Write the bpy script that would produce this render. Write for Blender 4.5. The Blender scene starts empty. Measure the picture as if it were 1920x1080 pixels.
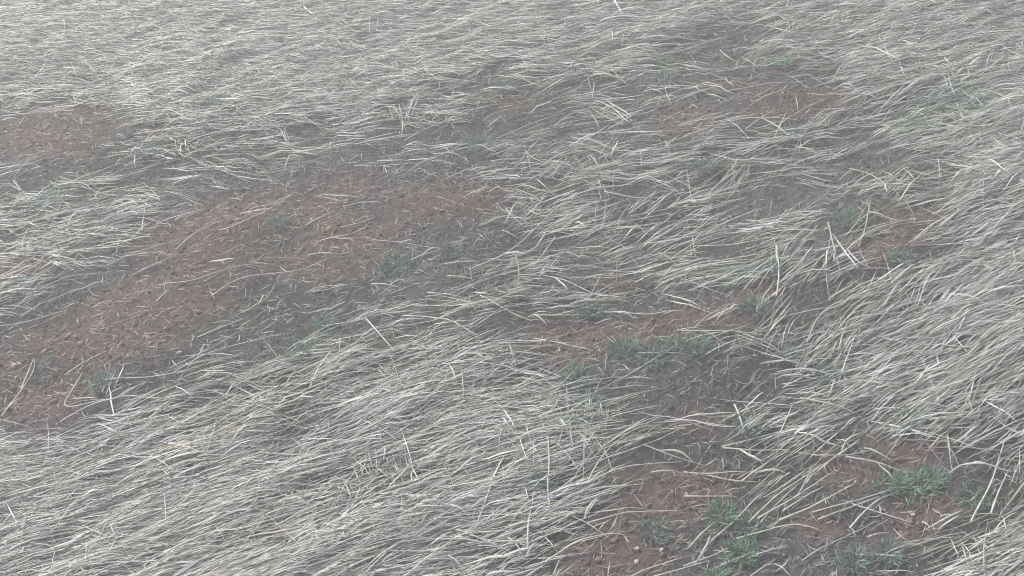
import bpy, math, random
import numpy as np
from mathutils import Matrix, Vector

random.seed(11)
rng = np.random.default_rng(11)
scene = bpy.context.scene
R = math.radians

# ------------------------------------------------------------------ camera
CAM = np.array((0.0, 0.0, 3.95))
PITCH, ROLL, HFOV = R(35.5), R(12.0), R(45.0)
F = np.array((0.0, math.cos(PITCH), -math.sin(PITCH)))
_r0 = np.array((1.0, 0.0, 0.0))
_u0 = np.array((0.0, math.sin(PITCH), math.cos(PITCH)))
RIGHT = math.cos(ROLL) * _r0 - math.sin(ROLL) * _u0
UP = math.sin(ROLL) * _r0 + math.cos(ROLL) * _u0
cam_data = bpy.data.cameras.new('camera')
cam_data.sensor_fit = 'HORIZONTAL'
cam_data.angle = HFOV
cam_data.clip_start = 0.05
cam_data.clip_end = 400.0
cam = bpy.data.objects.new('camera', cam_data)
scene.collection.objects.link(cam)
m = Matrix.Identity(4)
for i, v in enumerate((RIGHT, UP, -F)):
    for k in range(3):
        m[k][i] = v[k]
for k in range(3):
    m[k][3] = CAM[k]
cam.matrix_world = m
scene.camera = cam

# ------------------------------------------------------------------ sky, sun, exposure
SUN_ELEV, SUN_AZ = R(45.0), R(-38.0)      # azimuth from +Y towards +X
world = bpy.data.worlds.new('World')
scene.world = world
world.use_nodes = True
wn = world.node_tree
wn.nodes.clear()
sky = wn.nodes.new('ShaderNodeTexSky')
sky.sky_type = 'NISHITA'
sky.sun_disc = False
sky.sun_elevation = SUN_ELEV
sky.sun_rotation = SUN_AZ
sky.air_density = 1.0
sky.dust_density = 4.0
sky.ozone_density = 1.0
bg = wn.nodes.new('ShaderNodeBackground')
bg.inputs['Strength'].default_value = 0.055
wo = wn.nodes.new('ShaderNodeOutputWorld')
wn.links.new(sky.outputs[0], bg.inputs[0])
wn.links.new(bg.outputs[0], wo.inputs[0])

sun_data = bpy.data.lights.new('sun', 'SUN')
sun_data.energy = 1.5
sun_data.angle = R(10.0)
sun_data.color = (1.0, 0.965, 0.92)
sun = bpy.data.objects.new('sun', sun_data)
scene.collection.objects.link(sun)
sd = Vector((math.sin(SUN_AZ) * math.cos(SUN_ELEV), math.cos(SUN_AZ) * math.cos(SUN_ELEV), math.sin(SUN_ELEV)))
sun.rotation_euler = sd.to_track_quat('Z', 'Y').to_euler()
sun.location = (0, 0, 20)

scene.view_settings.view_transform = 'Standard'
scene.view_settings.look = 'None'
scene.view_settings.gamma = 1.0
scene.view_settings.use_curve_mapping = False
scene.view_settings.exposure = 1.6
scene.render.engine = 'CYCLES'
scene.cycles.max_bounces = 6
scene.cycles.volume_bounces = 1
scene.cycles.use_denoising = True
scene.cycles.filter_width = 1.1

# ------------------------------------------------------------------ helpers: survey of the field
TX = math.tan(HFOV / 2)

def to_ground(px, py, z=0.02):
    """the spot of the field that the survey point (1920 x 1080) shows"""
    x = (np.asarray(px, float) - 960) / 960 * TX
    y = (540 - np.asarray(py, float)) / 960 * TX
    d = F + x[..., None] * RIGHT + y[..., None] * UP
    s = (z - CAM[2]) / d[..., 2]
    return CAM[:2] + d[..., :2] * s[..., None]

def to_survey(x, y, z=0.02):
    p = np.stack([x, y, np.full_like(x, z)], -1) - CAM
    f = np.maximum(p @ F, 0.05)
    return 960 + (p @ RIGHT) / f / TX * 960, 540 - (p @ UP) / f / TX * 960

_tab = rng.random((8, 256, 256))

def vnoise(x, y, s=0):
    xi, yi = np.floor(x).astype(int), np.floor(y).astype(int)
    fx, fy = x - xi, y - yi
    fx, fy = fx * fx * (3 - 2 * fx), fy * fy * (3 - 2 * fy)
    t = _tab[s % 8]
    a, b = t[xi % 256, yi % 256], t[(xi + 1) % 256, yi % 256]
    c, d = t[xi % 256, (yi + 1) % 256], t[(xi + 1) % 256, (yi + 1) % 256]
    return (a * (1 - fx) + b * fx) * (1 - fy) + (c * (1 - fx) + d * fx) * fy

def flow_frame(x, y, a=R(30)):
    return x * math.cos(a) + y * math.sin(a), -x * math.sin(a) + y * math.cos(a)

def ground_z(x, y, fine=True):
    u, v = flow_frame(x, y)
    z = 0.07 * (vnoise(u / 2.2 + 40, v / 0.9 + 40, 0) - .5)
    z += 0.030 * (vnoise(x / .31 + 9, y / .31 + 9, 1) - .5)
    if not fine:
        return z + .006
    z += 0.022 * (vnoise(x / .11 + 5, y / .11 + 5, 2) - .5)
    z += 0.013 * (vnoise(x / .052 + 3, y / .052 + 3, 3) - .5)
    return z

# how much of the ground the flattened straw covers, tenths, a cell of 120 x 120 survey points each
COVER = np.array([[int(c) for c in row.split()] for row in (
    '9 9 9 9 9 9 9 9 8 9 8 7 8 9 9 9',
    '7 7 9 9 9 8 7 6 5 6 5 6 6 7 7 8',
    '5 5 6 5 5 5 5 5 6 6 7 6 5 5 6 9',
    '7 7 5 4 4 4 4 4 6 6 5 5 6 5 6 8',
    '7 5 4 4 4 5 5 5 6 6 7 7 6 6 8 9',
    '4 3 3 5 6 7 7 7 6 5 5 5 6 8 9 9',
    '4 6 7 7 7 8 8 9 7 6 5 7 7 8 8 8',
    '9 9 9 9 9 8 8 8 8 7 5 5 6 5 5 6',
    '9 9 9 9 9 9 9 8 7 5 5 5 5 4 5 9')], float) / 10
ANGLE = np.array([[int(c) for c in row.split()] for row in (      # slope of the straws, degrees in the survey picture
    '3 4 6 8 10 12',
    '5 8 10 10 13 18',
    '12 14 15 14 18 25',
    '17 15 16 17 23 27',
    '18 18 19 21 24 23')], float)

def grid_lookup(g, px, py, cell_x, cell_y):
    gx = np.clip(px / cell_x - .5, 0, g.shape[1] - 1.001)
    gy = np.clip(py / cell_y - .5, 0, g.shape[0] - 1.001)
    xi, yi = gx.astype(int), gy.astype(int)
    fx, fy = gx - xi, gy - yi
    return ((g[yi, xi] * (1 - fx) + g[yi, xi + 1] * fx) * (1 - fy)
            + (g[yi + 1, xi] * (1 - fx) + g[yi + 1, xi + 1] * fx) * fy)

# bare patches: x, y, half length, half width, slope
BARE = [(110, 250, 150, 48, 5), (230, 600, 230, 46, 22), (120, 690, 150, 54, 15), (60, 745, 80, 30, 10), (470, 450, 200, 34, 24),
        (600, 380, 110, 34, 22), (830, 380, 110, 36, 12), (760, 470, 150, 50, 12), (640, 540, 90, 26, 12), (870, 440, 50, 40, 0),
        (30, 500, 50, 22, 0), (1680, 415, 70, 24, 10), (1670, 465, 70, 34, 18), (1150, 522, 34, 18, 0), (1250, 610, 120, 34, 8),
        (1060, 635, 70, 26, 8), (1200, 690, 150, 36, 8), (1340, 700, 60, 30, 0), (1280, 222, 60, 22, 8), (1490, 182, 80, 24, 6),
        (950, 175, 80, 26, 4), (690, 300, 120, 16, 10), (1320, 830, 90, 40, 12), (1220, 950, 120, 66, 28),
        (1150, 1030, 130, 60, 10), (1340, 920, 140, 50, 0), (1420, 1010, 160, 60, 10), (1570, 960, 150, 60, 20), (1700, 960, 130, 80, 0),
        (1700, 840, 60, 24, 8), (1600, 870, 120, 24, 15), (1830, 900, 80, 66, 0), (665, 915, 80, 20, 22), (700, 645, 46, 12, 5),
        (910, 1055, 50, 16, 10), (1430, 548, 50, 16, 12), (1330, 80, 90, 22, 14), (440, 640, 70, 30, 10), (1400, 170, 60, 20, 8)]

def patches(px, py, spec, soft=.6):
    out = np.zeros_like(px)
    for cx, cy, a, b, deg in spec:
        c, s = math.cos(R(deg)), math.sin(R(deg))
        dx, dy = px - cx, cy - py
        u, v = dx * c + dy * s, -dx * s + dy * c
        q = np.sqrt((u / a) ** 2 + (v / b) ** 2)
        out = np.maximum(out, np.clip((1.3 - q) / soft, 0, 1))
    return out

def cover(x, y):
    px, py = to_survey(x, y)
    inside = (px > -120) & (px < 2040) & (py > -100) & (py < 1180) & (y > 0.5)
    c = grid_lookup(COVER, px, py, 120, 120)
    wob = (vnoise(x / .16, y / .16, 4) - .5) * 150 + (vnoise(x / .05, y / .05, 3) - .5) * 90
    c = c * (1 - (.60 + .36 * vnoise(x / .2, y / .2, 6)) * patches(px + wob, py + wob * .6, BARE, .8))
    u, v = flow_frame(x, y)
    far = np.clip(.35 + .8 * vnoise(u / 1.1, v / .4, 5), .1, .95)
    return np.where(inside, c, far)

def locks(x, y):
    u, v = flow_frame(x, y)
    return .6 * vnoise(u / .45 + 7, v / .075 + 7, 6) + .4 * vnoise(u / .2 + 3, v / .035 + 3, 7)

def mat_height(x, y):
    u, v = flow_frame(x, y)
    return cover(x, y) * (.010 + .036 * vnoise(u / .45 + 7, v / .075 + 7, 6) + .026 * vnoise(x / .33 + 2, y / .33 + 2, 5))

def flow_angle(x, y):
    """direction of the lie of the straw on the ground"""
    px, py = to_survey(x, y)
    a = np.radians(grid_lookup(ANGLE, np.clip(px, 0, 1920), np.clip(py, 0, 1080), 320, 216))
    pxc, pyc = np.clip(px, 0, 1920), np.clip(py, 0, 1080)
    p0 = to_ground(pxc, pyc)
    p1 = to_ground(pxc + 20 * np.cos(a), pyc - 20 * np.sin(a))
    d = p1 - p0
    return np.arctan2(d[..., 1], d[..., 0])

# tints of soil and growth, with shapes of their own
RED = [(230, 600, 250, 66, 22), (60, 720, 100, 70, 0), (400, 420, 150, 40, 20), (600, 380, 110, 34, 22), (830, 375, 110, 36, 12),
       (130, 240, 160, 50, 5), (30, 500, 50, 24, 0), (620, 470, 130, 40, 16), (1680, 415, 70, 24, 10), (1660, 470, 70, 34, 18),
       (1150, 522, 34, 20, 0), (1270, 608, 120, 34, 6), (1060, 635, 80, 30, 8), (1280, 222, 60, 24, 8), (1490, 182, 90, 26, 6),
       (1420, 545, 40, 18, 10), (1200, 940, 90, 60, 30), (1150, 1030, 110, 50, 10), (1290, 900, 60, 40, 0), (1700, 840, 50, 34, 0),
       (1610, 880, 60, 30, 10), (1710, 950, 60, 40, 0), (1660, 1010, 60, 30, 0), (1530, 975, 40, 30, 0), (910, 1055, 60, 20, 10),
       (1310, 790, 50, 18, 0), (1780, 930, 40, 30, 0), (950, 185, 40, 18, 0), (1370, 155, 50, 14, 0), (1290, 925, 40, 30, 0)]
OCHRE = [(420, 465, 100, 26, 20), (620, 425, 40, 22, 20), (700, 648, 46, 14, 5), (60, 500, 30, 14, 0)]
YELLOW = [(390, 805, 70, 32, 18)]
GREENISH = [(120, 385, 160, 50, 8), (280, 300, 120, 40, 8), (480, 285, 130, 44, 5), (20, 580, 60, 50, 0), (300, 190, 200, 60, 5),
            (1620, 420, 70, 60, 0), (1760, 210, 110, 60, 15), (1250, 660, 130, 50, 5), (1080, 720, 60, 60, 0), (1700, 910, 120, 50, 0),
            (1390, 1000, 60, 60, 0), (430, 610, 80, 50, 10), (570, 640, 60, 50, 0), (1820, 930, 80, 50, 0), (740, 500, 70, 40, 0),
            (1100, 780, 80, 40, 10), (890, 280, 60, 40, 0), (1420, 500, 90, 40, 10), (1600, 1060, 120, 30, 0), (960, 180, 60, 40, 0)]
VIOLET = [(1340, 690, 60, 40, 0), (1410, 730, 50, 26, 0), (1880, 435, 44, 28, 15), (1500, 1030, 90, 36, 0), (1640, 960, 46, 50, 0),
          (1800, 870, 60, 46, 0), (1900, 800, 40, 30, 0), (1310, 1062, 50, 26, 0), (1650, 1000, 50, 40, 0), (100, 800, 90, 40, 5),
          (280, 840, 60, 20, 10), (650, 790, 26, 36, 0)]

def tint(col, x, y, k, kred=1.0):
    px, py = to_survey(x, y)
    for spec, c, w in ((RED, (1.28, .90, .88), .8 * kred), (OCHRE, (1.18, 1.0, .74), .8), (YELLOW, (1.06, 1.02, .84), 1.0),
                       (GREENISH, (.93, 1.02, .975), 1.0), (VIOLET, (.98, .95, 1.11), 1.0)):
        p = (patches(px, py, spec) * w * k)[..., None]
        col = col * (1 - p) + col * np.array(c) * p
    return col

# ------------------------------------------------------------------ helpers: meshes and materials
def link(o, parent=None):
    scene.collection.objects.link(o)
    if parent is not None:
        o.parent = parent
    return o

def mesh_np(name, verts, quads, col=None, mat=None, tris=None, smooth=True):
    me = bpy.data.meshes.new(name)
    verts = np.ascontiguousarray(verts, np.float32).reshape(-1, 3)
    faces, per = (quads, 4) if tris is None else (tris, 3)
    faces = np.ascontiguousarray(faces, np.int32).reshape(-1, per)
    me.vertices.add(len(verts))
    me.vertices.foreach_set('co', verts.ravel())
    me.loops.add(faces.size)
    me.loops.foreach_set('vertex_index', faces.ravel())
    me.polygons.add(len(faces))
    me.polygons.foreach_set('loop_start', np.arange(0, faces.size, per, dtype=np.int32))
    if smooth:
        me.polygons.foreach_set('use_smooth', np.ones(len(faces), bool))
    if col is not None:
        at = me.color_attributes.new('Col', 'FLOAT_COLOR', 'POINT')
        c = np.ones((len(verts), 4), np.float32)
        c[:, :3] = np.clip(np.asarray(col).reshape(-1, 3), 0, 1)
        at.data.foreach_set('color', c.ravel())
    me.update(calc_edges=True)
    if mat:
        me.materials.append(mat)
    return me

def material(name, rough=.7, spec=.3, noise_scale=60, noise_amt=.25, bump=None, transl=0.0, soil=False):
    mt = bpy.data.materials.new(name)
    mt.use_nodes = True
    nt = mt.node_tree
    n, l = nt.nodes, nt.links
    n.clear()
    out = n.new('ShaderNodeOutputMaterial')
    b = n.new('ShaderNodeBsdfPrincipled')
    b.inputs['Roughness'].default_value = rough
    b.inputs['Specular IOR Level'].default_value = spec
    at = n.new('ShaderNodeAttribute')
    at.attribute_name = 'Col'
    tc = n.new('ShaderNodeTexCoord')
    nz = n.new('ShaderNodeTexNoise')
    nz.inputs['Scale'].default_value = noise_scale
    nz.inputs['Detail'].default_value = 5
    nz.inputs['Roughness'].default_value = .65
    l.new(tc.outputs['Object'], nz.inputs['Vector'])
    mr = n.new('ShaderNodeMapRange')
    mr.inputs['From Min'].default_value = .3
    mr.inputs['From Max'].default_value = .7
    mr.inputs['To Min'].default_value = 1 - noise_amt
    mr.inputs['To Max'].default_value = 1 + noise_amt
    l.new(nz.outputs['Fac'], mr.inputs['Value'])
    mx = n.new('ShaderNodeVectorMath')
    mx.operation = 'SCALE'
    l.new(at.outputs['Color'], mx.inputs[0])
    l.new(mr.outputs[0], mx.inputs['Scale'])
    src = mx.outputs[0]
    if soil:
        v = n.new('ShaderNodeTexVoronoi')
        v.inputs['Scale'].default_value = 75
        l.new(tc.outputs['Object'], v.inputs['Vector'])
        m2 = n.new('ShaderNodeMapRange')
        m2.inputs['From Max'].default_value = 1
        m2.inputs['To Min'].default_value = .7
        m2.inputs['To Max'].default_value = 1.3
        l.new(v.outputs['Color'], m2.inputs['Value'])
        mx2 = n.new('ShaderNodeVectorMath')
        mx2.operation = 'SCALE'
        l.new(src, mx2.inputs[0])
        l.new(m2.outputs[0], mx2.inputs['Scale'])
        src = mx2.outputs[0]
    l.new(src, b.inputs['Base Color'])
    if bump:
        bp = n.new('ShaderNodeBump')
        bp.inputs['Strength'].default_value = bump[1]
        bp.inputs['Distance'].default_value = bump[2]
        nb = n.new('ShaderNodeTexNoise')
        nb.inputs['Scale'].default_value = bump[0]
        nb.inputs['Detail'].default_value = 6
        nb.inputs['Roughness'].default_value = .7
        l.new(tc.outputs['Object'], nb.inputs['Vector'])
        l.new(nb.outputs['Fac'], bp.inputs['Height'])
        l.new(bp.outputs[0], b.inputs['Normal'])
    if transl:
        tr = n.new('ShaderNodeBsdfTranslucent')
        l.new(src, tr.inputs['Color'])
        ms = n.new('ShaderNodeMixShader')
        ms.inputs[0].default_value = transl
        l.new(b.outputs[0], ms.inputs[1])
        l.new(tr.outputs[0], ms.inputs[2])
        l.new(ms.outputs[0], out.inputs[0])
    else:
        l.new(b.outputs[0], out.inputs[0])
    return mt

M_SOIL = material('red_soil', .95, .1, 22, .22, (140, 1.0, .02), soil=True)
M_CRUMB = material('soil_crumb', .95, .1, 90, .25)
M_STRAW = material('dry_straw', .5, .4, 45, .16, transl=.05)
M_SHORT = material('short_dead_grass', .75, .2, 30, .25, transl=.15)
M_LEAF = material('weed_leaf', .55, .3, 50, .2, transl=.25)
M_STONE = material('pale_stone', .85, .2, 70, .2, (200, .5, .004))

# ------------------------------------------------------------------ ground
def axis(lo, hi, step, far):
    fine = np.arange(lo, hi + step / 2, step)
    g = np.cumsum(np.array([step * 1.35 ** i for i in range(1, 40)]))
    g = g[g < far]
    return np.concatenate([lo - g[::-1], fine, hi + g])

gx, gy = axis(-5.6, 4.4, .026, 24), axis(2.4, 12.4, .026, 24)
GX, GY = np.meshgrid(gx, gy, indexing='ij')
GZ = ground_z(GX, GY)
nx, ny = GX.shape
idx = np.arange(nx * ny).reshape(nx, ny)
quads = np.stack([idx[:-1, :-1], idx[1:, :-1], idx[1:, 1:], idx[:-1, 1:]], -1)
fx, fy = GX.ravel(), GY.ravel()
base = np.array((.100, .098, .093)) * (.75 + .5 * vnoise(fx / .5, fy / .5, 2))[:, None]
gcol = tint(base, fx, fy, 1.0)
_px, _py = to_survey(fx, fy)
_w = (vnoise(fx / .12, fy / .12, 5) - .5) * 60
p = (patches(_px + _w, _py + _w, RED) * np.clip(.15 + .55 * vnoise(fx / .07, fy / .07, 1) + .6 * vnoise(fx / .3, fy / .3, 7), 0, 1) * np.clip(.25 + _py / 450, .3, 1))[:, None]
gcol = gcol * (1 - p) + np.array((.188, .130, .127)) * p
ground = link(bpy.data.objects.new('ground', mesh_np('ground', np.stack([fx, fy, GZ.ravel()], -1), quads, gcol, M_SOIL)))
ground['kind'] = 'structure'
ground['label'] = 'crumbly red brown bare soil under the flattened straw'

# ------------------------------------------------------------------ ribbons (straws, blades)
def ribbons(x, y, ang, length, width, z_layer, lift, curl, col, K=7, fold=.3, follow=True, slope=None, steep=None, flat=False):
    """x..: one value per blade. Returns verts, quads, colours. follow: lies along the ground."""
    n = len(x)
    t = np.linspace(0, 1, K)
    th = ang[:, None] + curl[:, None] * (t - .4) + .03 * np.sin(rng.random(n)[:, None] * 6.3 + t * (5 + 5 * rng.random(n)[:, None]))
    st = length[:, None] / (K - 1)
    el = np.zeros((n, K)) if steep is None else steep[:, None] * (1 - slope[:, None] * t)
    cx = np.cumsum(np.cos(th) * np.cos(el) * st, 1)
    cy = np.cumsum(np.sin(th) * np.cos(el) * st, 1)
    X = x[:, None] + cx - cx[:, :1]
    Y = y[:, None] + cy - cy[:, :1]
    if follow:
        hm = mat_height(X, Y)
        Z = ground_z(X, Y, False) + hm * z_layer[:, None] + lift[:, None] * np.sin(np.pi * t) ** 1.2 + .004
        Z += .003 * np.sin(rng.random(n)[:, None] * 6.3 + t * 9)
    else:
        cz = np.cumsum(np.sin(el) * st, 1)
        Z = ground_z(x, y)[:, None] - .004 + cz - cz[:, :1]
    P = np.stack([X, Y, Z], -1)
    T = np.gradient(P, axis=1)
    T /= np.linalg.norm(T, axis=-1, keepdims=True) + 1e-9
    side = np.stack([-np.sin(th), np.cos(th), np.zeros_like(th)], -1)
    up = np.cross(T, side)
    rollv = rng.normal(0, .55, n)[:, None] + rng.normal(0, .8, n)[:, None] * (t - .5)
    S = side * np.cos(rollv)[..., None] + up * np.sin(rollv)[..., None]
    N = np.cross(T, S)
    prof = np.clip(np.minimum(.45 + 2.2 * t, 1) * np.minimum(1, (1.02 - t) * 2.6), .05, 1)
    w = (width[:, None] * prof)[..., None] * .5
    V = np.stack([P - S * w, P + S * w] if flat else [P - S * w, P + N * w * fold * 2, P + S * w], 2)          # n, K, 2 or 3, 3
    W = V.shape[2]
    ii = np.arange(n * K * W).reshape(n, K, W)
    q = np.stack([ii[:, :-1, :-1], ii[:, :-1, 1:], ii[:, 1:, 1:], ii[:, 1:, :-1]], -1)
    C = np.repeat(np.repeat(col[:, None, None, :], K, 1), W, 2)
    C = C * (1 + .12 * rng.normal(0, 1, (n, 1, 1, 1)) * (t - .5)[None, :, None, None])
    return V.reshape(-1, 3), q.reshape(-1, 4), C.reshape(-1, 3)

def straw_colour(n, x, y, k=1.0):
    b = np.clip(rng.normal(1.0, .24, n), .4, 1.5)[:, None]
    c = np.array((.464, .478, .446)) * b
    dark = (rng.random(n) < .22)[:, None]
    c = np.where(dark, c * np.array((.62, .58, .52)), c)
    warm = rng.random(n)[:, None] * .5
    c = c * (1 - warm) + c * np.array((1.05, 1.0, .90)) * warm
    return tint(c, x, y, .8 * k, .22)

def scatter(n, far=False):
    """points over the field round the surveyed part"""
    if far:
        x, y = rng.uniform(-8.5, 8.0, n), rng.uniform(.2, 17, n)
    else:
        x, y = np.zeros(0), np.zeros(0)
        while len(x) < n:
            u, v = rng.uniform(-6.6, 5.2, n), rng.uniform(2.2, 15.4, n)
            px, py = to_survey(u, v)
            k = (px > -170) & (px < 2090) & (py > -110) & (py < 1230)
            x, y = np.concatenate([x, u[k]]), np.concatenate([y, v[k]])
        x, y = x[:n], y[:n]
    return x, y

def make_mat(n_tuft, per, far=False):
    tx, ty = scatter(n_tuft, far)
    keep = rng.random(n_tuft) < np.clip(cover(tx, ty) ** 4.4 * (.15 + 1.7 * locks(tx, ty)), 0, 1) ** 1.25
    if far:
        px, py = to_survey(tx, ty)
        keep &= ~((px > -150) & (px < 2070) & (py > -120) & (py < 1250) & (ty > .8))
    tx, ty = tx[keep], ty[keep]
    ta = flow_angle(tx, ty) + rng.normal(0, 1, len(tx)) * (.05 + .70 * (1 - cover(tx, ty)))
    out = rng.random(len(tx)) < .22 - .17 * cover(tx, ty)
    ta = np.where(out, ta + rng.normal(0, .8, len(tx)), ta)
    flip = rng.random(len(tx)) < .35
    ta = np.where(flip, ta + math.pi, ta)
    tb = np.clip(rng.normal(1, .13, len(tx)), .6, 1.35)
    tl = rng.uniform(.14, .38, len(tx))
    cnt = rng.integers(max(2, per // 2), per + per // 2, len(tx))
    k = np.repeat(np.arange(len(tx)), cnt)
    n = len(k)
    x = tx[k] + rng.normal(0, .045, n)
    y = ty[k] + rng.normal(0, .045, n)
    a = ta[k] + rng.normal(0, .13, n)
    stray = rng.random(n) < .20 - .15 * cover(x, y)
    a = np.where(stray, a + rng.normal(0, .9, n), a)
    ln = np.clip(tl[k] * rng.uniform(.45, 1.35, n), .08, .75)
    # a straw stays where straw lies
    ok = np.ones(n, bool)
    for f, lim in ((.35, .30), (.7, .26), (1.0, .20)):
        c = cover(x + np.cos(a) * ln * f, y + np.sin(a) * ln * f)
        ok &= c > lim * rng.random(n) * 1.5
    x, y, a, ln, k = x[ok], y[ok], a[ok], ln[ok], k[ok]
    n = len(x)
    wd = np.clip(rng.normal(.0046, .0015, n), .0022, .0095) * (1.5 if far else 1)
    wd = np.where(rng.random(n) < .05, wd * 1.9, wd)                       # a few broad leaves
    col = np.minimum(straw_colour(n, x, y) * tb[k][:, None], .62)
    zl, lf, cu = rng.random(n) ** .7 * 1.15, np.abs(rng.normal(0, .010, n)), rng.normal(0, .17, n)
    dist = np.sqrt(x * x + y * y + CAM[2] ** 2)
    top = (zl > .55) & (dist < 8.2)
    res = []
    for sel, K, flat in ((top, 6, False), (~top, 5, True)):
        if far:
            sel, K, flat = (np.ones(n, bool), 4, True) if flat else (np.zeros(n, bool), 4, True)
        if sel.any():
            res.append(ribbons(x[sel], y[sel], a[sel], ln[sel], wd[sel], zl[sel], lf[sel], cu[sel], col[sel], K=K, flat=flat))
    return res

def stuff(name, label, cat, parts, mat):
    vs, qs, cs, off = [], [], [], 0
    for v, q, c in parts:
        vs.append(v); qs.append(q + off); cs.append(c); off += len(v)
    o = link(bpy.data.objects.new(name, mesh_np(name, np.concatenate(vs), np.concatenate(qs), np.concatenate(cs), mat)))
    o['kind'] = 'stuff'
    o['label'] = label
    o['category'] = cat
    return o

stuff('flattened_straw', 'grey beige dead grass lying flat in combed locks over the soil', 'straw',
      [*make_mat(58000, 10), *make_mat(42000, 7, True)], M_STRAW)

# short dead and green-grey blades standing between the straws, and chopped litter
n = 170000
x, y = scatter(n)
c = cover(x, y)
px, py = to_survey(x, y)
red = patches(px, py, RED)
keep = rng.random(n) < (.25 + .75 * vnoise(x / .22, y / .22, 3)) * np.where(c < .75, 1, .45) * (1 - .35 * red)
x, y = x[keep], y[keep]
n = len(x)
g = np.clip(rng.normal(1, .28, n), .4, 1.7)[:, None]
col = np.array((.18, .188, .170)) * g
gr = patches(*to_survey(x, y), GREENISH)[:, None] * rng.random(n)[:, None]
col = col * (1 - gr) + np.array((.125, .190, .155)) * g * gr
fresh = (rng.random(n) < .15)[:, None]
col = np.where(fresh, np.array((.125, .215, .150)) * g, col)
pale = (rng.random(n) < .16)[:, None]
col = np.where(pale, np.array((.34, .33, .30)) * g, col)
col = tint(col, x, y, .7, .5)
short = ribbons(x, y, rng.random(n) * 6.283, rng.uniform(.025, .085, n), rng.uniform(.0025, .0055, n), None, None,
                rng.normal(0, .5, n), col, K=3, flat=True, follow=False, slope=rng.uniform(0, .9, n), steep=np.clip(rng.normal(.8, .4, n), .05, 1.5))
stuff('short_grass', 'short grey green grass blades standing between the flattened straws', 'grass', [short], M_SHORT)

n = 52000
x, y = scatter(n)
keep = rng.random(n) < .35 + .5 * (cover(x, y) < .5)
x, y = x[keep], y[keep]
n = len(x)
col = tint(np.array((.30, .285, .26)) * np.clip(rng.normal(1, .3, n), .35, 1.6)[:, None], x, y, .8, .3)
a = np.where(rng.random(n) < .5, flow_angle(x, y) + rng.normal(0, .5, n), rng.random(n) * 6.28)
litter = ribbons(x, y, a, rng.uniform(.02, .11, n), rng.uniform(.002, .006, n), rng.random(n) * .6, np.zeros(n),
                 rng.normal(0, .5, n), col, K=3, flat=True)
stuff('straw_litter', 'short broken bits of straw strewn over the bare soil', 'litter', [litter], M_STRAW)

# crumbs of soil
n = 45000
x, y = scatter(n)
px, py = to_survey(x, y)
keep = rng.random(n) < np.clip(1.1 - cover(x, y), .05, 1) * (.3 + .7 * vnoise(x / .15, y / .15, 5))
x, y = x[keep], y[keep]
n = len(x)
octa = np.array([(1, 0, 0), (0, 1, 0), (-1, 0, 0), (0, -1, 0), (0, 0, 1), (0, 0, -1)], float)
of = np.array([(0, 1, 4), (1, 2, 4), (2, 3, 4), (3, 0, 4), (1, 0, 5), (2, 1, 5), (3, 2, 5), (0, 3, 5)])
sz = .003 + .014 * rng.random(n) ** 3
V = octa[None] * sz[:, None, None] * rng.uniform(.6, 1.3, (n, 6, 1))
aa = rng.random(n) * 6.28
V = np.stack([V[..., 0] * np.cos(aa)[:, None] - V[..., 1] * np.sin(aa)[:, None],
              V[..., 0] * np.sin(aa)[:, None] + V[..., 1] * np.cos(aa)[:, None], V[..., 2] * .8], -1)
V += np.stack([x, y, ground_z(x, y) + sz * .35], -1)[:, None]
p = patches(*to_survey(x, y), RED)[:, None]
col = (np.array((.115, .106, .10)) * (1 - p) + np.array((.18, .132, .128)) * p) * np.clip(rng.normal(1, .15, n), .7, 1.5)[:, None]
o = link(bpy.data.objects.new('soil_crumbs', mesh_np('soil_crumbs', V.reshape(-1, 3), None, np.repeat(tint(col, x, y, .5, .3), 6, 0), M_CRUMB,
         tris=(of[None] + np.arange(n)[:, None, None] * 6), smooth=False)))
o['kind'] = 'stuff'
o['label'] = 'small crumbs of red brown earth scattered on the bare soil'
o['category'] = 'soil'

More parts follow.
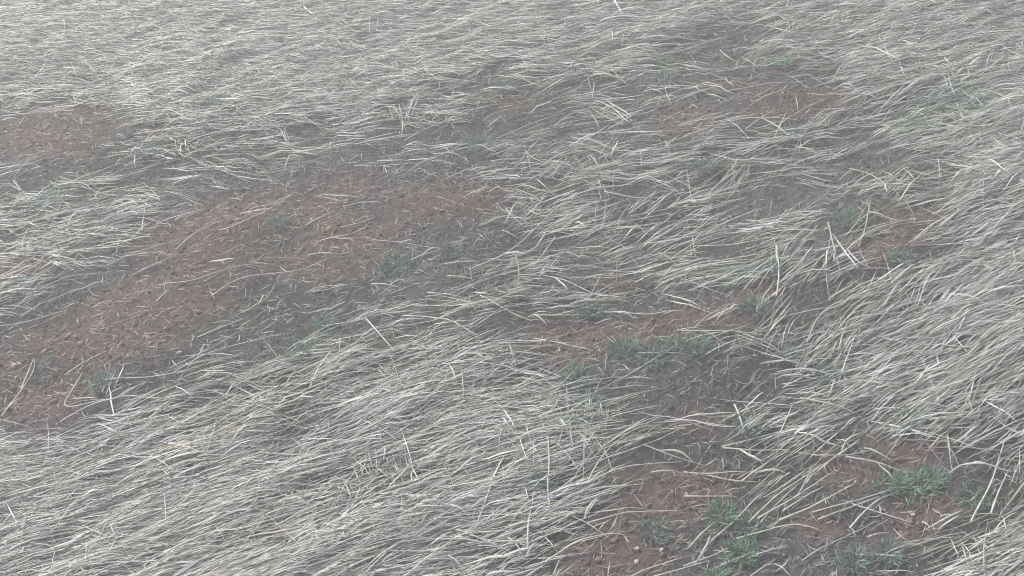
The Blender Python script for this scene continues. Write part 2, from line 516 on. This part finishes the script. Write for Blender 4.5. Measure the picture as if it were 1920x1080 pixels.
# green weeds: survey point, size, tone, label, how to refer to it
WEEDS = [
    (1355, 955, 34, 'bright', 'brightest green weed tuft on dark soil beside crossing straws', 'the brightest green weed'),
    (1392, 1030, 34, 'bright', 'bright green weed below the brightest tuft, on dark soil', 'the bright weed below the brightest one'),
    (1405, 980, 26, 'blue', 'thin green weed under crossing straws between two bright tufts', 'the thin weed between two bright ones'),
    (1345, 1075, 24, 'bright', 'tiny fresh green sprig on dark soil below two bright tufts', 'the tiny fresh green sprig'),
    (1080, 710, 42, 'blue', 'tall blue green weed at the edge of thick combed straw', 'the tall blue green weed'),
    (1095, 755, 26, 'blue', 'small weed at the foot of the tall blue green weed', 'the small weed under the tall one'),
    (1110, 580, 28, 'blue', 'dense dark green weed tuft above a red soil patch', 'the dense weed above red soil'),
    (1175, 655, 34, 'blue', 'blue green weed at the tall weed end of a row of four', 'the row of four weeds'),
    (1220, 675, 30, 'grey', 'dull weed in a row of four, second from the tall weed', 'the row of four weeds'),
    (1255, 645, 28, 'blue', 'small weed in a row of four, third from the tall weed', 'the row of four weeds'),
    (1310, 655, 34, 'blue', 'blue green weed in a row of four, beside violet tinged straws', 'the weed by violet tinged straws'),
    (1480, 665, 26, 'blue', 'single green weed at the rim of combed straw', 'the single weed at the combed rim'),
    (1440, 515, 28, 'grey', 'dull grey green weed beside a small strip of red soil', 'the dull weed by a red strip'),
    (1360, 525, 32, 'grey', 'wide dull weed among criss cross short straws', 'the dull weed among criss cross straws'),
    (1415, 582, 30, 'blue', 'dark green weed beside the short bent straws and red soil', 'the dark weed by red soil'),
    (740, 490, 40, 'blue', 'bushy blue green weed on the wide bare soil band', 'the bushy weed on bare soil'),
    (845, 465, 24, 'grey', 'small grey green weed behind a pale fallen stick of straw', 'the small weed behind a fallen stick'),
    (520, 420, 20, 'grey', 'tiny grey weed on the upper edge of the wide red soil band', 'the tiny grey weed on red soil'),
    (900, 275, 42, 'grey', 'wide blue green weed alone amid thin straw', 'the lone wide weed'),
    (1255, 125, 34, 'bright', 'small bright green weed far off beside upright pale stubble', 'the far bright weed'),
    (1235, 155, 30, 'grey', 'grey green weed under the pale stubs, next to the far bright weed', 'the grey weed under pale stubs'),
    (1465, 120, 20, 'bright', 'tiny fresh sprig alone in the far thick straw', 'the far lone sprig'),
    (950, 165, 26, 'grey', 'faint grey weed on the dark bare spot in far straw', 'the faint weed on a dark spot'),
    (610, 602, 26, 'grey', 'dull weed where the wide soil band meets thick straw', 'the dull weed at the band edge'),
    (560, 662, 26, 'blue', 'blue green weed among straws below the wide soil band', 'the blue weed below the band'),
    (960, 555, 26, 'grey', 'pale grey weed between two crossing long straws', 'the pale weed between crossing straws'),
    (80, 690, 36, 'blue', 'green weed on red soil by a leaning straw', 'the weed on red soil'),
    (190, 715, 24, 'grey', 'small dull weed on red soil beside a flat lying straw', 'the small dull weed on red soil'),
    (95, 375, 36, 'bright', 'yellowish green weed amid thin hazy straw', 'the yellowish weed'),
    (280, 290, 30, 'grey', 'pale weed in hazy straw, a little off the hazy red patch', 'the pale hazy weed'),
    (230, 262, 30, 'grey', 'grey weed at the rim of the hazy red patch', 'the weed by the hazy red patch'),
    (1745, 195, 44, 'blue', 'largest weed of the green drift in thick pale straw', 'the green drift'),
    (1700, 235, 36, 'blue', 'dark weed of the green drift, at its end by the thin straw', 'the dark end of the green drift'),
    (1800, 175, 36, 'grey', 'dull weed of the green drift, behind its largest weed', 'the back of the green drift'),
    (1840, 195, 30, 'grey', 'small dull weed of the green drift, farthest into thick straw', 'the tip of the green drift'),
    (1485, 250, 28, 'grey', 'grey weed below the far pair of red soil patches', 'the grey weed below far red patches'),
    (1320, 310, 26, 'grey', 'faint weed in thin straw with no bare soil by it', 'the faint weed in thin straw'),
    (1590, 420, 30, 'grey', 'dull weed at the straw side of the small red patch', 'the dull weed beside the red patch'),
    (1690, 490, 26, 'blue', 'blue green weed at the lower rim of the small red patch', 'the weed under the red patch'),
    (1550, 700, 24, 'grey', 'faint weed sunk in thick combed straw', 'the faint weed in combed straw'),
    (1410, 800, 30, 'blue', 'blue green weed behind two upright leaning straws', 'the weed behind leaning straws'),
    (1700, 780, 28, 'grey', 'dull weed in thick straw above a red soil spot', 'the dull weed above a red spot'),
    (1025, 905, 24, 'blue', 'small blue weed by the straw lying crosswise to the combed straw', 'the weed by the crosswise straw'),
    (1715, 910, 44, 'bright', 'broad green weed at the end of a straw bundle', 'the broad weed by the bundle'),
    (1665, 900, 30, 'blue', 'blue green weed under the straw bundle, touching the broad weed', 'the weed under the bundle'),
    (1750, 890, 28, 'blue', 'small weed behind the broad weed, away from the bundle', 'the weed behind the broad one'),
    (1830, 930, 36, 'blue', 'blue green weed by long upright leaning straws', 'the weed by long leaning straws'),
    (1225, 985, 34, 'blue', 'blue green weed between reddish earth and straw bundle', 'the weed on reddish earth'),
    (1600, 1050, 34, 'grey', 'dull low weed by the straw lying level on dark soil', 'the low weed by a level straw'),
    (1670, 1035, 34, 'grey', 'dull low weed between violet tinged soil and thick straw', 'the low weed by thick straw')]
LAND = [(to_ground(np.array([w[0]], float), np.array([w[1]], float))[0], w[5]) for w in WEEDS]

def straw_label(g, where):
    q = np.asarray(g, float)
    mid = np.concatenate([q, (q[1:] + q[:-1]) / 2])
    d, ref = min((np.linalg.norm(mid - p, axis=1).min(), r) for p, r in LAND)
    return f'{words(q)} pale straw beside {ref}' if d < .2 else f'{words(q)} pale straw {where}'

# ------------------------------------------------------------------ single straws
def surf_z(x, y):
    return ground_z(x, y, False) + mat_height(x, y)

def single_straw(pts, rad, label, group, lift=.006, leaf=False):
    """a dry stem along survey points, lying on the straw and soil; pts are ground points"""
    P = np.asarray(pts, float)
    d = np.concatenate([[0], np.cumsum(np.linalg.norm(np.diff(P, axis=0), axis=1))])
    L = d[-1]
    K = int(np.clip(L / .03, 6, 18))
    s = np.linspace(0, L, K)
    X, Y = np.interp(s, d, P[:, 0]), np.interp(s, d, P[:, 1])
    for _ in range(2):                                   # ease the bends
        X[1:-1] = (X[:-2] + 2 * X[1:-1] + X[2:]) / 4
        Y[1:-1] = (Y[:-2] + 2 * Y[1:-1] + Y[2:]) / 4
    Z = surf_z(X, Y)
    Zs = Z.copy()
    for _ in range(6):
        Zs[1:-1] = np.maximum(Z[1:-1] * .85, (Zs[:-2] + 2 * Zs[1:-1] + Zs[2:]) / 4)
    Z = np.maximum(Zs, Z - .004) + rad + lift * np.sin(np.linspace(0, math.pi, K))
    C0 = np.array((X[0], Y[0], Z[0]))
    Q = np.stack([X, Y, Z], -1) - C0
    T = np.gradient(Q, axis=0)
    T /= np.linalg.norm(T, axis=1, keepdims=True) + 1e-9
    S = np.cross(T, (0, 0, 1.0))
    S /= np.linalg.norm(S, axis=1, keepdims=True) + 1e-9
    U = np.cross(S, T)
    t = np.linspace(0, 1, K)
    rr = rad * np.clip(1.05 - .55 * t, .2, 1.1) * (1 + .12 * np.sin(t * 23 + X[0] * 50))
    rr[-1] *= .35
    node = rng.integers(2, max(3, K - 2))
    rr[node] *= 1.3
    a = np.arange(6) / 6 * 2 * math.pi
    V = Q[:, None] + (S[:, None] * np.cos(a)[None, :, None] * 1.15 + U[:, None] * np.sin(a)[None, :, None] * .75) * rr[:, None, None]
    ii = np.arange(K * 6).reshape(K, 6)
    jj = np.roll(ii, -1, 1)
    q = np.stack([ii[:-1], jj[:-1], jj[1:], ii[1:]], -1)
    c = straw_colour(1, X[:1], Y[:1], .6)[0]
    c = np.clip(c / max(c.mean(), 1e-3) * rng.uniform(.36, .49), 0, .6)
    V = np.concatenate([V.reshape(-1, 3), Q[:1], Q[-1:]])
    col = np.repeat(c[None], len(V), 0) * (1 + .1 * rng.normal(0, 1, (len(V), 1)))
    stem = mesh_np('dry_straw', V, q, col, M_STRAW)
    if leaf:
        o = bpy.data.objects.new('dry_straw', None)
        o.empty_display_size = .02
        link(o)
        link(bpy.data.objects.new('stem', stem), o)
        k = node
        side = 1 if rng.random() < .5 else -1
        la = math.atan2(T[k, 1], T[k, 0]) + side * rng.uniform(.25, .7)
        n1 = np.ones(1)
        lv, lq, lc = ribbons(n1 * X[k], n1 * Y[k], n1 * la, n1 * rng.uniform(.09, .2), n1 * rng.uniform(.007, .010), n1 * 1.0, n1 * .012,
                             n1 * rng.normal(0, .6), c[None] * 1.02, K=6)
        lv = lv - C0
        lv[:, 2] += max(0, (Q[k, 2] + C0[2]) - (lv[1, 2] + C0[2]))
        link(bpy.data.objects.new('leaf_blade', mesh_np('leaf_blade', lv, lq, lc, M_STRAW)), o)
    else:
        o = link(bpy.data.objects.new('dry_straw', stem))
    o.location = C0
    o['label'] = label
    o['category'] = 'straw'
    o['group'] = group
    return o

def words(pts):
    q = np.asarray(pts, float)
    L = np.linalg.norm(np.diff(q, axis=0), axis=1).sum()
    chord = np.linalg.norm(q[-1] - q[0])
    size = 'long' if L > .36 else 'short' if L < .17 else 'mid-length'
    shape = 'straight' if len(q) == 2 or chord / L > .992 else 'slightly bent' if chord / L > .96 else 'strongly bent'
    return f'{size} {shape}'

TRACED = {
    'lying across the wide band of bare red soil': [
        [(297, 535), (360, 530), (433, 505), (493, 493)], [(293, 565), (323, 540)], [(397, 553), (440, 525), (500, 514), (567, 503), (627, 475)],
        [(367, 625), (447, 593)], [(313, 683), (377, 655), (450, 615)], [(320, 697), (383, 657), (473, 635), (533, 620)],
        [(193, 707), (260, 703), (320, 697), (363, 688)], [(117, 693), (157, 670), (197, 652)], [(35, 720), (53, 687), (62, 667)],
        [(173, 573), (200, 562)], [(573, 422), (630, 398)], [(413, 437), (437, 432), (497, 403), (550, 363)], [(267, 435), (277, 380)],
        [(450, 580), (500, 557), (515, 530)], [(577, 475), (637, 472)], [(645, 392), (680, 382), (717, 383)], [(330, 470), (365, 440), (420, 415)],
        [(640, 432), (690, 418), (708, 407)], [(250, 515), (290, 500), (330, 480)], [(0, 775), (60, 690), (64, 668)], [(10, 760), (40, 735)],
        [(600, 452), (660, 440), (690, 425)]],
    'along the edge of the wide red soil band': [
        [(0, 613), (67, 595), (123, 583)], [(37, 593), (97, 562), (147, 542), (193, 523)], [(13, 440), (77, 410), (137, 397), (187, 383), (270, 362)],
        [(0, 478), (50, 482), (133, 488)], [(60, 550), (130, 520), (190, 510)], [(0, 455), (90, 470), (200, 445), (270, 447)], [(200, 500), (280, 470), (340, 450)],
        [(150, 690), (110, 760), (200, 745), (290, 735)], [(110, 785), (160, 755), (230, 740), (330, 745)], [(10, 850), (60, 830), (120, 795)],
        [(180, 780), (220, 790), (270, 800)], [(450, 780), (530, 775), (570, 790)]],
    'on thinly covered ground between green weeds': [
        [(700, 448), (773, 453), (837, 459)], [(767, 480), (820, 460)], [(878, 503), (940, 477), (977, 448), (1017, 410), (1063, 370)],
        [(833, 488), (897, 486)], [(940, 513), (1000, 497), (1067, 468)], [(973, 477), (1027, 447), (1107, 432), (1167, 420)],
        [(817, 570), (893, 552), (960, 533)], [(837, 512), (890, 520)], [(693, 523), (747, 533)], [(1017, 518), (1057, 523), (1117, 550), (1170, 553)],
        [(900, 552), (933, 577), (1000, 605)], [(800, 542), (870, 553)], [(990, 593), (1040, 593), (1097, 587)], [(1133, 582), (1210, 586), (1280, 583)],
        [(753, 590), (797, 590), (847, 608), (897, 633)], [(683, 590), (737, 653)], [(1000, 637), (1053, 643), (1113, 655)],
        [(867, 668), (947, 673)], [(957, 650), (968, 690)], [(1197, 663), (1280, 663)], [(1150, 717), (1207, 687), (1273, 647)],
        [(1180, 400), (1277, 380)], [(1133, 360), (1187, 370), (1257, 365)], [(1040, 440), (1000, 500)], [(940, 425), (970, 440)], [(1280, 622), (1370, 628), (1457, 635)],
        [(1303, 617), (1330, 590), (1383, 580)], [(1300, 457), (1380, 460), (1447, 453), (1530, 447)], [(1280, 420), (1320, 419)]],
    'over the small red soil patch amid thick straw': [
        [(1628, 408), (1683, 422)], [(1610, 467), (1623, 437), (1632, 388)], [(1617, 450), (1647, 433), (1683, 423), (1713, 417)],
        [(1703, 465), (1733, 447), (1757, 423)], [(1590, 477), (1613, 505), (1633, 507)], [(1553, 427), (1563, 473), (1575, 513)],
        [(1457, 540), (1513, 507), (1563, 483), (1580, 463)]],
    'arching over the thick combed straw': [
        [(1513, 643), (1530, 607), (1563, 580), (1633, 560)], [(937, 823), (990, 823), (1067, 818), (1110, 815)], [(1028, 817), (1032, 867), (1027, 920), (1033, 965)],
        [(1100, 902), (1133, 860), (1157, 827)], [(897, 1023), (953, 1032)], [(847, 992), (907, 1017), (960, 1035)], [(707, 1077), (807, 1057), (907, 1043)],
        [(953, 1007), (983, 1040)], [(987, 1040), (1010, 1013)], [(653, 958), (707, 933), (750, 917), (800, 890)], [(1000, 990), (1107, 950), (1160, 920)],
        [(1063, 920), (1173, 880), (1280, 857)], [(1220, 880), (1280, 879)], [(1020, 1050), (1090, 1010), (1170, 990)], [(740, 830), (850, 815), (960, 770)],
        [(640, 960), (760, 880), (860, 860)], [(1377, 758), (1400, 820)], [(1355, 837), (1413, 843), (1480, 838)], [(1353, 835), (1420, 822), (1480, 803)],
        [(1500, 745), (1560, 760), (1610, 772)], [(1620, 690), (1700, 660), (1790, 655)], [(1560, 640), (1640, 600), (1700, 590)]],
    'on the dark soil beside bright green weeds': [
        [(1280, 917), (1330, 919), (1380, 916)], [(1387, 892), (1433, 863), (1480, 840)], [(1280, 877), (1320, 879), (1397, 875)], [(1317, 878), (1380, 892), (1423, 892)],
        [(1330, 1007), (1380, 963), (1420, 920), (1430, 910)], [(1403, 968), (1460, 913), (1533, 873), (1580, 840), (1613, 817)], [(1467, 947), (1513, 923), (1547, 902)],
        [(1380, 998), (1430, 987), (1493, 973), (1540, 987)], [(1595, 933), (1647, 952), (1703, 972)], [(1593, 980), (1620, 950), (1650, 923)], [(1520, 953), (1580, 937), (1680, 907)],
        [(1533, 965), (1597, 942), (1650, 920)], [(1503, 1045), (1533, 1022), (1580, 1000), (1628, 975)], [(1603, 1035), (1653, 1040), (1713, 1043)], [(1407, 1078), (1453, 1040)],
        [(1403, 1035), (1477, 1013)], [(1620, 828), (1673, 855)], [(1780, 885), (1797, 867), (1827, 863)], [(1827, 862), (1897, 882)], [(1857, 973), (1870, 927), (1890, 880)],
        [(1777, 810), (1783, 860)], [(1583, 848), (1647, 860), (1703, 880)], [(1340, 1055), (1400, 1030)], [(1280, 1050), (1330, 1035), (1390, 1005)], [(1290, 1015), (1330, 975), (1350, 960)],
        [(1420, 960), (1500, 920), (1560, 880)], [(1460, 965), (1520, 945), (1600, 900)], [(1627, 997), (1665, 990)], [(1763, 970), (1787, 966)], [(1220, 1075), (1270, 1060), (1330, 1040)],
        [(1170, 1078), (1240, 1050), (1290, 1030)], [(1820, 985), (1860, 900), (1885, 820)], [(1730, 975), (1745, 990)]],
    'on thin straw near the far red patches': [
        [(1125, 5), (1147, 15)], [(680, 218), (740, 212), (800, 203)], [(757, 263), (813, 233), (860, 217)], [(920, 303), (973, 295)], [(1033, 153), (1097, 143), (1153, 117), (1273, 77)],
        [(837, 338), (900, 307)], [(1213, 163), (1247, 175)], [(1140, 243), (1200, 213)], [(1357, 170), (1447, 153), (1513, 143)], [(1513, 167), (1567, 174), (1637, 175)],
        [(1280, 253), (1330, 237), (1390, 217)], [(1397, 240), (1453, 197)], [(1393, 107), (1423, 128)], [(1593, 310), (1630, 323), (1670, 360)], [(1587, 352), (1650, 347)],
        [(1350, 95), (1378, 110)], [(515, 213), (600, 215)], [(350, 270), (460, 245), (570, 235)], [(290, 300), (400, 255), (470, 250)], [(930, 265), (1010, 225), (1060, 215)]],
}
count = 0
for where, lines in TRACED.items():
    for k, ln in enumerate(lines):
        a = np.array(ln, float)
        g = to_ground(a[:, 0], a[:, 1], .03)
        single_straw(g, rng.uniform(.0032, .0046), straw_label(g, where), 'loose straws on the field',
                     lift=.018 if 'arching' in where else .004, leaf=(k % 4 == 1))
        count += 1

n = 0
while n < 120:
    x, y = scatter(1)
    px, py = to_survey(x, y)
    if not (20 < px[0] < 1900 and 60 < py[0] < 1060) or cover(x, y)[0] < .55:
        continue
    a = flow_angle(x, y)[0] + rng.normal(0, .30)
    L = rng.uniform(.22, .50)
    bend = rng.normal(0, .5)
    g = [(x[0], y[0])]
    for i in range(4):
        g.append((g[-1][0] + math.cos(a + bend * (i / 3 - .5)) * L / 4, g[-1][1] + math.sin(a + bend * (i / 3 - .5)) * L / 4))
    single_straw(g, rng.uniform(.0026, .0038), straw_label(g, 'on top of the flattened straw mat'), 'loose straws on the field',
                 lift=.008, leaf=(n % 6 == 0))
    n += 1

# ------------------------------------------------------------------ green weeds
def weed(px, py, size, tone, label, group=None):
    c = to_ground(np.array([px], float), np.array([py], float))[0]
    d = np.linalg.norm(np.append(c, 0) - CAM)
    rad = size * .92 * d * TX / 960
    o = bpy.data.objects.new('green_weed', None)
    o.empty_display_size = .03
    link(o)
    o.location = (c[0], c[1], 0)
    n = int(115 + 40 * rng.random())
    rr = rad * np.sqrt(rng.random(n)) * .75
    ph = rng.random(n) * 6.283
    x, y = c[0] + rr * np.cos(ph), c[1] + rr * np.sin(ph) * 1.1
    tones = {'bright': (.130, .245, .155), 'blue': (.140, .225, .178), 'grey': (.160, .24, .195)}
    col = np.array(tones[tone]) * np.clip(rng.normal(1, .25, n), .5, 1.6)[:, None]
    L = np.clip(rng.normal(.037, .012, n), .015, .07) * min(1.3, .6 + rad / .10)
    v, q, cc = ribbons(x, y, ph + rng.normal(0, .7, n), L, rng.uniform(.003, .0055, n), None, None, rng.normal(0, .7, n), col, K=4,
                       follow=False, slope=rng.uniform(.2, 1.1, n), steep=rng.uniform(.5, 1.35, n))
    v = v - np.array((c[0], c[1], 0)) + np.array((0, 0, 1)) * (.95 * mat_height(c[:1], c[1:])[0])
    link(bpy.data.objects.new('foliage', mesh_np('foliage', v, q, cc, M_LEAF)), o)
    for k in range(4):
        ph = rng.random(1) * 6.28
        v, q, cc = ribbons(c[0] + rad * .3 * np.cos(ph), c[1] + rad * .3 * np.sin(ph), ph, np.full(1, .05), np.full(1, .003), None, None,
                           rng.normal(0, .4, 1), np.array([(.15, .17, .12)]), K=5, follow=False, slope=np.full(1, .3), steep=rng.uniform(.8, 1.4, 1))
        link(bpy.data.objects.new('stem', mesh_np('stem', v - np.array((c[0], c[1], 0)), q, cc, M_LEAF)), o)
    o['label'] = label
    o['category'] = 'weed'
    if group:
        o['group'] = group
    return o

for wx, wy, ws, tone, lab, ref in WEEDS:
    weed(wx, wy, ws, tone, lab, 'small weeds growing through the straw')

# ------------------------------------------------------------------ upright stubble tufts
def stubble(px, py, label, group=None):
    c = to_ground(np.array([px], float), np.array([py], float))[0]
    n = int(rng.integers(9, 16))
    x, y = c[0] + rng.normal(0, .035, n), c[1] + rng.normal(0, .02, n)
    col = np.minimum(straw_colour(n, x, y, .5) * .8, .45)
    v, q, cc = ribbons(x, y, rng.random(n) * 6.28, rng.uniform(.06, .13, n), rng.uniform(.004, .007, n), None, None, rng.normal(0, .3, n), col, K=5,
                       follow=False, slope=rng.uniform(0, .4, n), steep=rng.uniform(.9, 1.5, n))
    o = link(bpy.data.objects.new('stubble_tuft', mesh_np('stubble_tuft', v - np.array((c[0], c[1], 0)), q, cc, M_STRAW)))
    o.location = (c[0], c[1], 0)
    o['label'] = label
    o['category'] = 'stubble'
    if group:
        o['group'] = group

def near_ref(px, py):
    g = to_ground(np.array([px], float), np.array([py], float))[0]
    return min((float(np.linalg.norm(g - p)), r) for p, r in LAND)[1]

stubble(1245, 165, 'pale upright straw stubs beside the small bright green weed far off')
stubble(1085, 785, 'short stiff stubble standing below the tall blue green weed')
for sx, sy in ((1010, 778), (880, 515), (850, 655), (725, 890), (760, 875), (375, 890), (1150, 115), (835, 205), (1350, 700), (860, 985), (590, 790), (1240, 200),
               (880, 60), (1390, 815), (1050, 240), (1420, 460), (500, 845), (790, 640), (1560, 620), (1130, 700)):
    stubble(sx, sy, 'short upright pale stubble near ' + near_ref(sx, sy), 'upright stubble tufts')

# ------------------------------------------------------------------ stones and clods
def stone(px, py, size, label, tone, group=None):
    c = to_ground(np.array([px], float), np.array([py], float))[0]
    d = np.linalg.norm(np.append(c, 0) - CAM)
    r = size * d * TX / 960
    lat, lon = 6, 9
    vs = [(0, 0, 1)]
    for i in range(1, lat):
        for j in range(lon):
            a, b = math.pi * i / lat, 2 * math.pi * j / lon
            vs.append((math.sin(a) * math.cos(b), math.sin(a) * math.sin(b), math.cos(a)))
    vs.append((0, 0, -1))
    V = np.array(vs)
    for _ in range(7):                                    # broken faces
        nn = rng.normal(0, 1, 3)
        nn /= np.linalg.norm(nn)
        h = rng.uniform(.55, .85)
        dd = V @ nn
        V = V - np.where(dd > h, dd - h, 0)[:, None] * nn
    V = V * (r * rng.uniform(.85, 1.25), r * rng.uniform(.75, 1.1), r * .6)
    t = [(0, 1 + j, 1 + (j + 1) % lon) for j in range(lon)]
    for i in range(lat - 2):
        for j in range(lon):
            a, b = 1 + i * lon + j, 1 + i * lon + (j + 1) % lon
            t += [(a, a + lon, b + lon), (a, b + lon, b)]
    e = len(V) - 1
    t += [(e, 1 + (lat - 2) * lon + (j + 1) % lon, 1 + (lat - 2) * lon + j) for j in range(lon)]
    nm = 'pebble' if 'pebble' in label else 'soil_clod'
    o = link(bpy.data.objects.new(nm, mesh_np(nm, V, None, np.repeat(np.array([tone]), len(V), 0), M_STONE, tris=np.array(t), smooth=False)))
    o.location = (c[0], c[1], ground_z(c[:1], c[1:])[0] + r * .28)
    o.rotation_euler = (rng.normal(0, .2), rng.normal(0, .2), rng.random() * 6)
    o['label'] = label
    o['category'] = 'pebble' if nm == 'pebble' else 'clod'
    if group:
        o['group'] = group

stone(1192, 1018, 7, 'largest pale pinkish pebble on the reddish earth by the straw bundle', (.36, .31, .30))
stone(1192, 1040, 5, 'small pale pebble just below the largest pinkish pebble', (.46, .43, .41))
stone(916, 1068, 8, 'pale pebble on a small red patch amid combed straw', (.44, .40, .38))
stone(1712, 957, 6, 'pale orange pebble on dark red soil', (.46, .36, .31))
stone(1563, 1067, 5, 'whitish pebble on dark soil beside dull weeds', (.50, .48, .46))
stone(335, 655, 6, 'pale pebble on the wide bare red soil band', (.40, .35, .34))
stone(25, 683, 6, 'rounded pinkish pebble on red soil near a leaning straw', (.36, .29, .28))
stone(1238, 1018, 5, 'tiny white pebble beside the largest pinkish pebble', (.5, .48, .46))
for sx, sy, ss in ((200, 615, 6), (215, 630, 7), (240, 668, 6), (290, 640, 6), (150, 640, 7), (310, 610, 5), (260, 590, 5), (370, 580, 6), (95, 745, 7), (60, 700, 6)):
    stone(sx, sy, ss, 'small reddish clod of earth on the wide bare soil band', (.235, .175, .168), 'clods on the wide bare soil band')
for sx, sy, ss in ((1150, 1000, 7), (1170, 960, 7), (1215, 935, 6), (1120, 1040, 7), (1260, 910, 6), (1340, 990, 6), (1690, 990, 6), (1730, 930, 6), (1300, 940, 7), (1090, 1060, 6)):
    stone(sx, sy, ss, 'small dark red clod of earth near the bright green weeds', (.20, .150, .146), 'clods near the bright green weeds')

# ------------------------------------------------------------------ morning haze
hb = np.array([(x, y, z) for x in (-42, 42) for y in (-38, 46) for z in (-1.2, 4.5)], float)
hf = [(0, 1, 3, 2), (4, 6, 7, 5), (0, 4, 5, 1), (2, 3, 7, 6), (0, 2, 6, 4), (1, 5, 7, 3)]
hm = bpy.data.materials.new('haze')
hm.use_nodes = True
hn = hm.node_tree
hn.nodes.clear()
ho = hn.nodes.new('ShaderNodeOutputMaterial')
hv = hn.nodes.new('ShaderNodeVolumePrincipled')
hv.inputs['Color'].default_value = (.96, .96, .93, 1)
hv.inputs['Density'].default_value = 0.022
hv.inputs['Anisotropy'].default_value = 0.0
hn.links.new(hv.outputs[0], ho.inputs['Volume'])
haze = link(bpy.data.objects.new('haze', mesh_np('haze', hb, np.array(hf), None, hm, smooth=False)))
haze['kind'] = 'stuff'
haze['label'] = 'thin pale morning haze hanging over the field'
haze['category'] = 'haze'
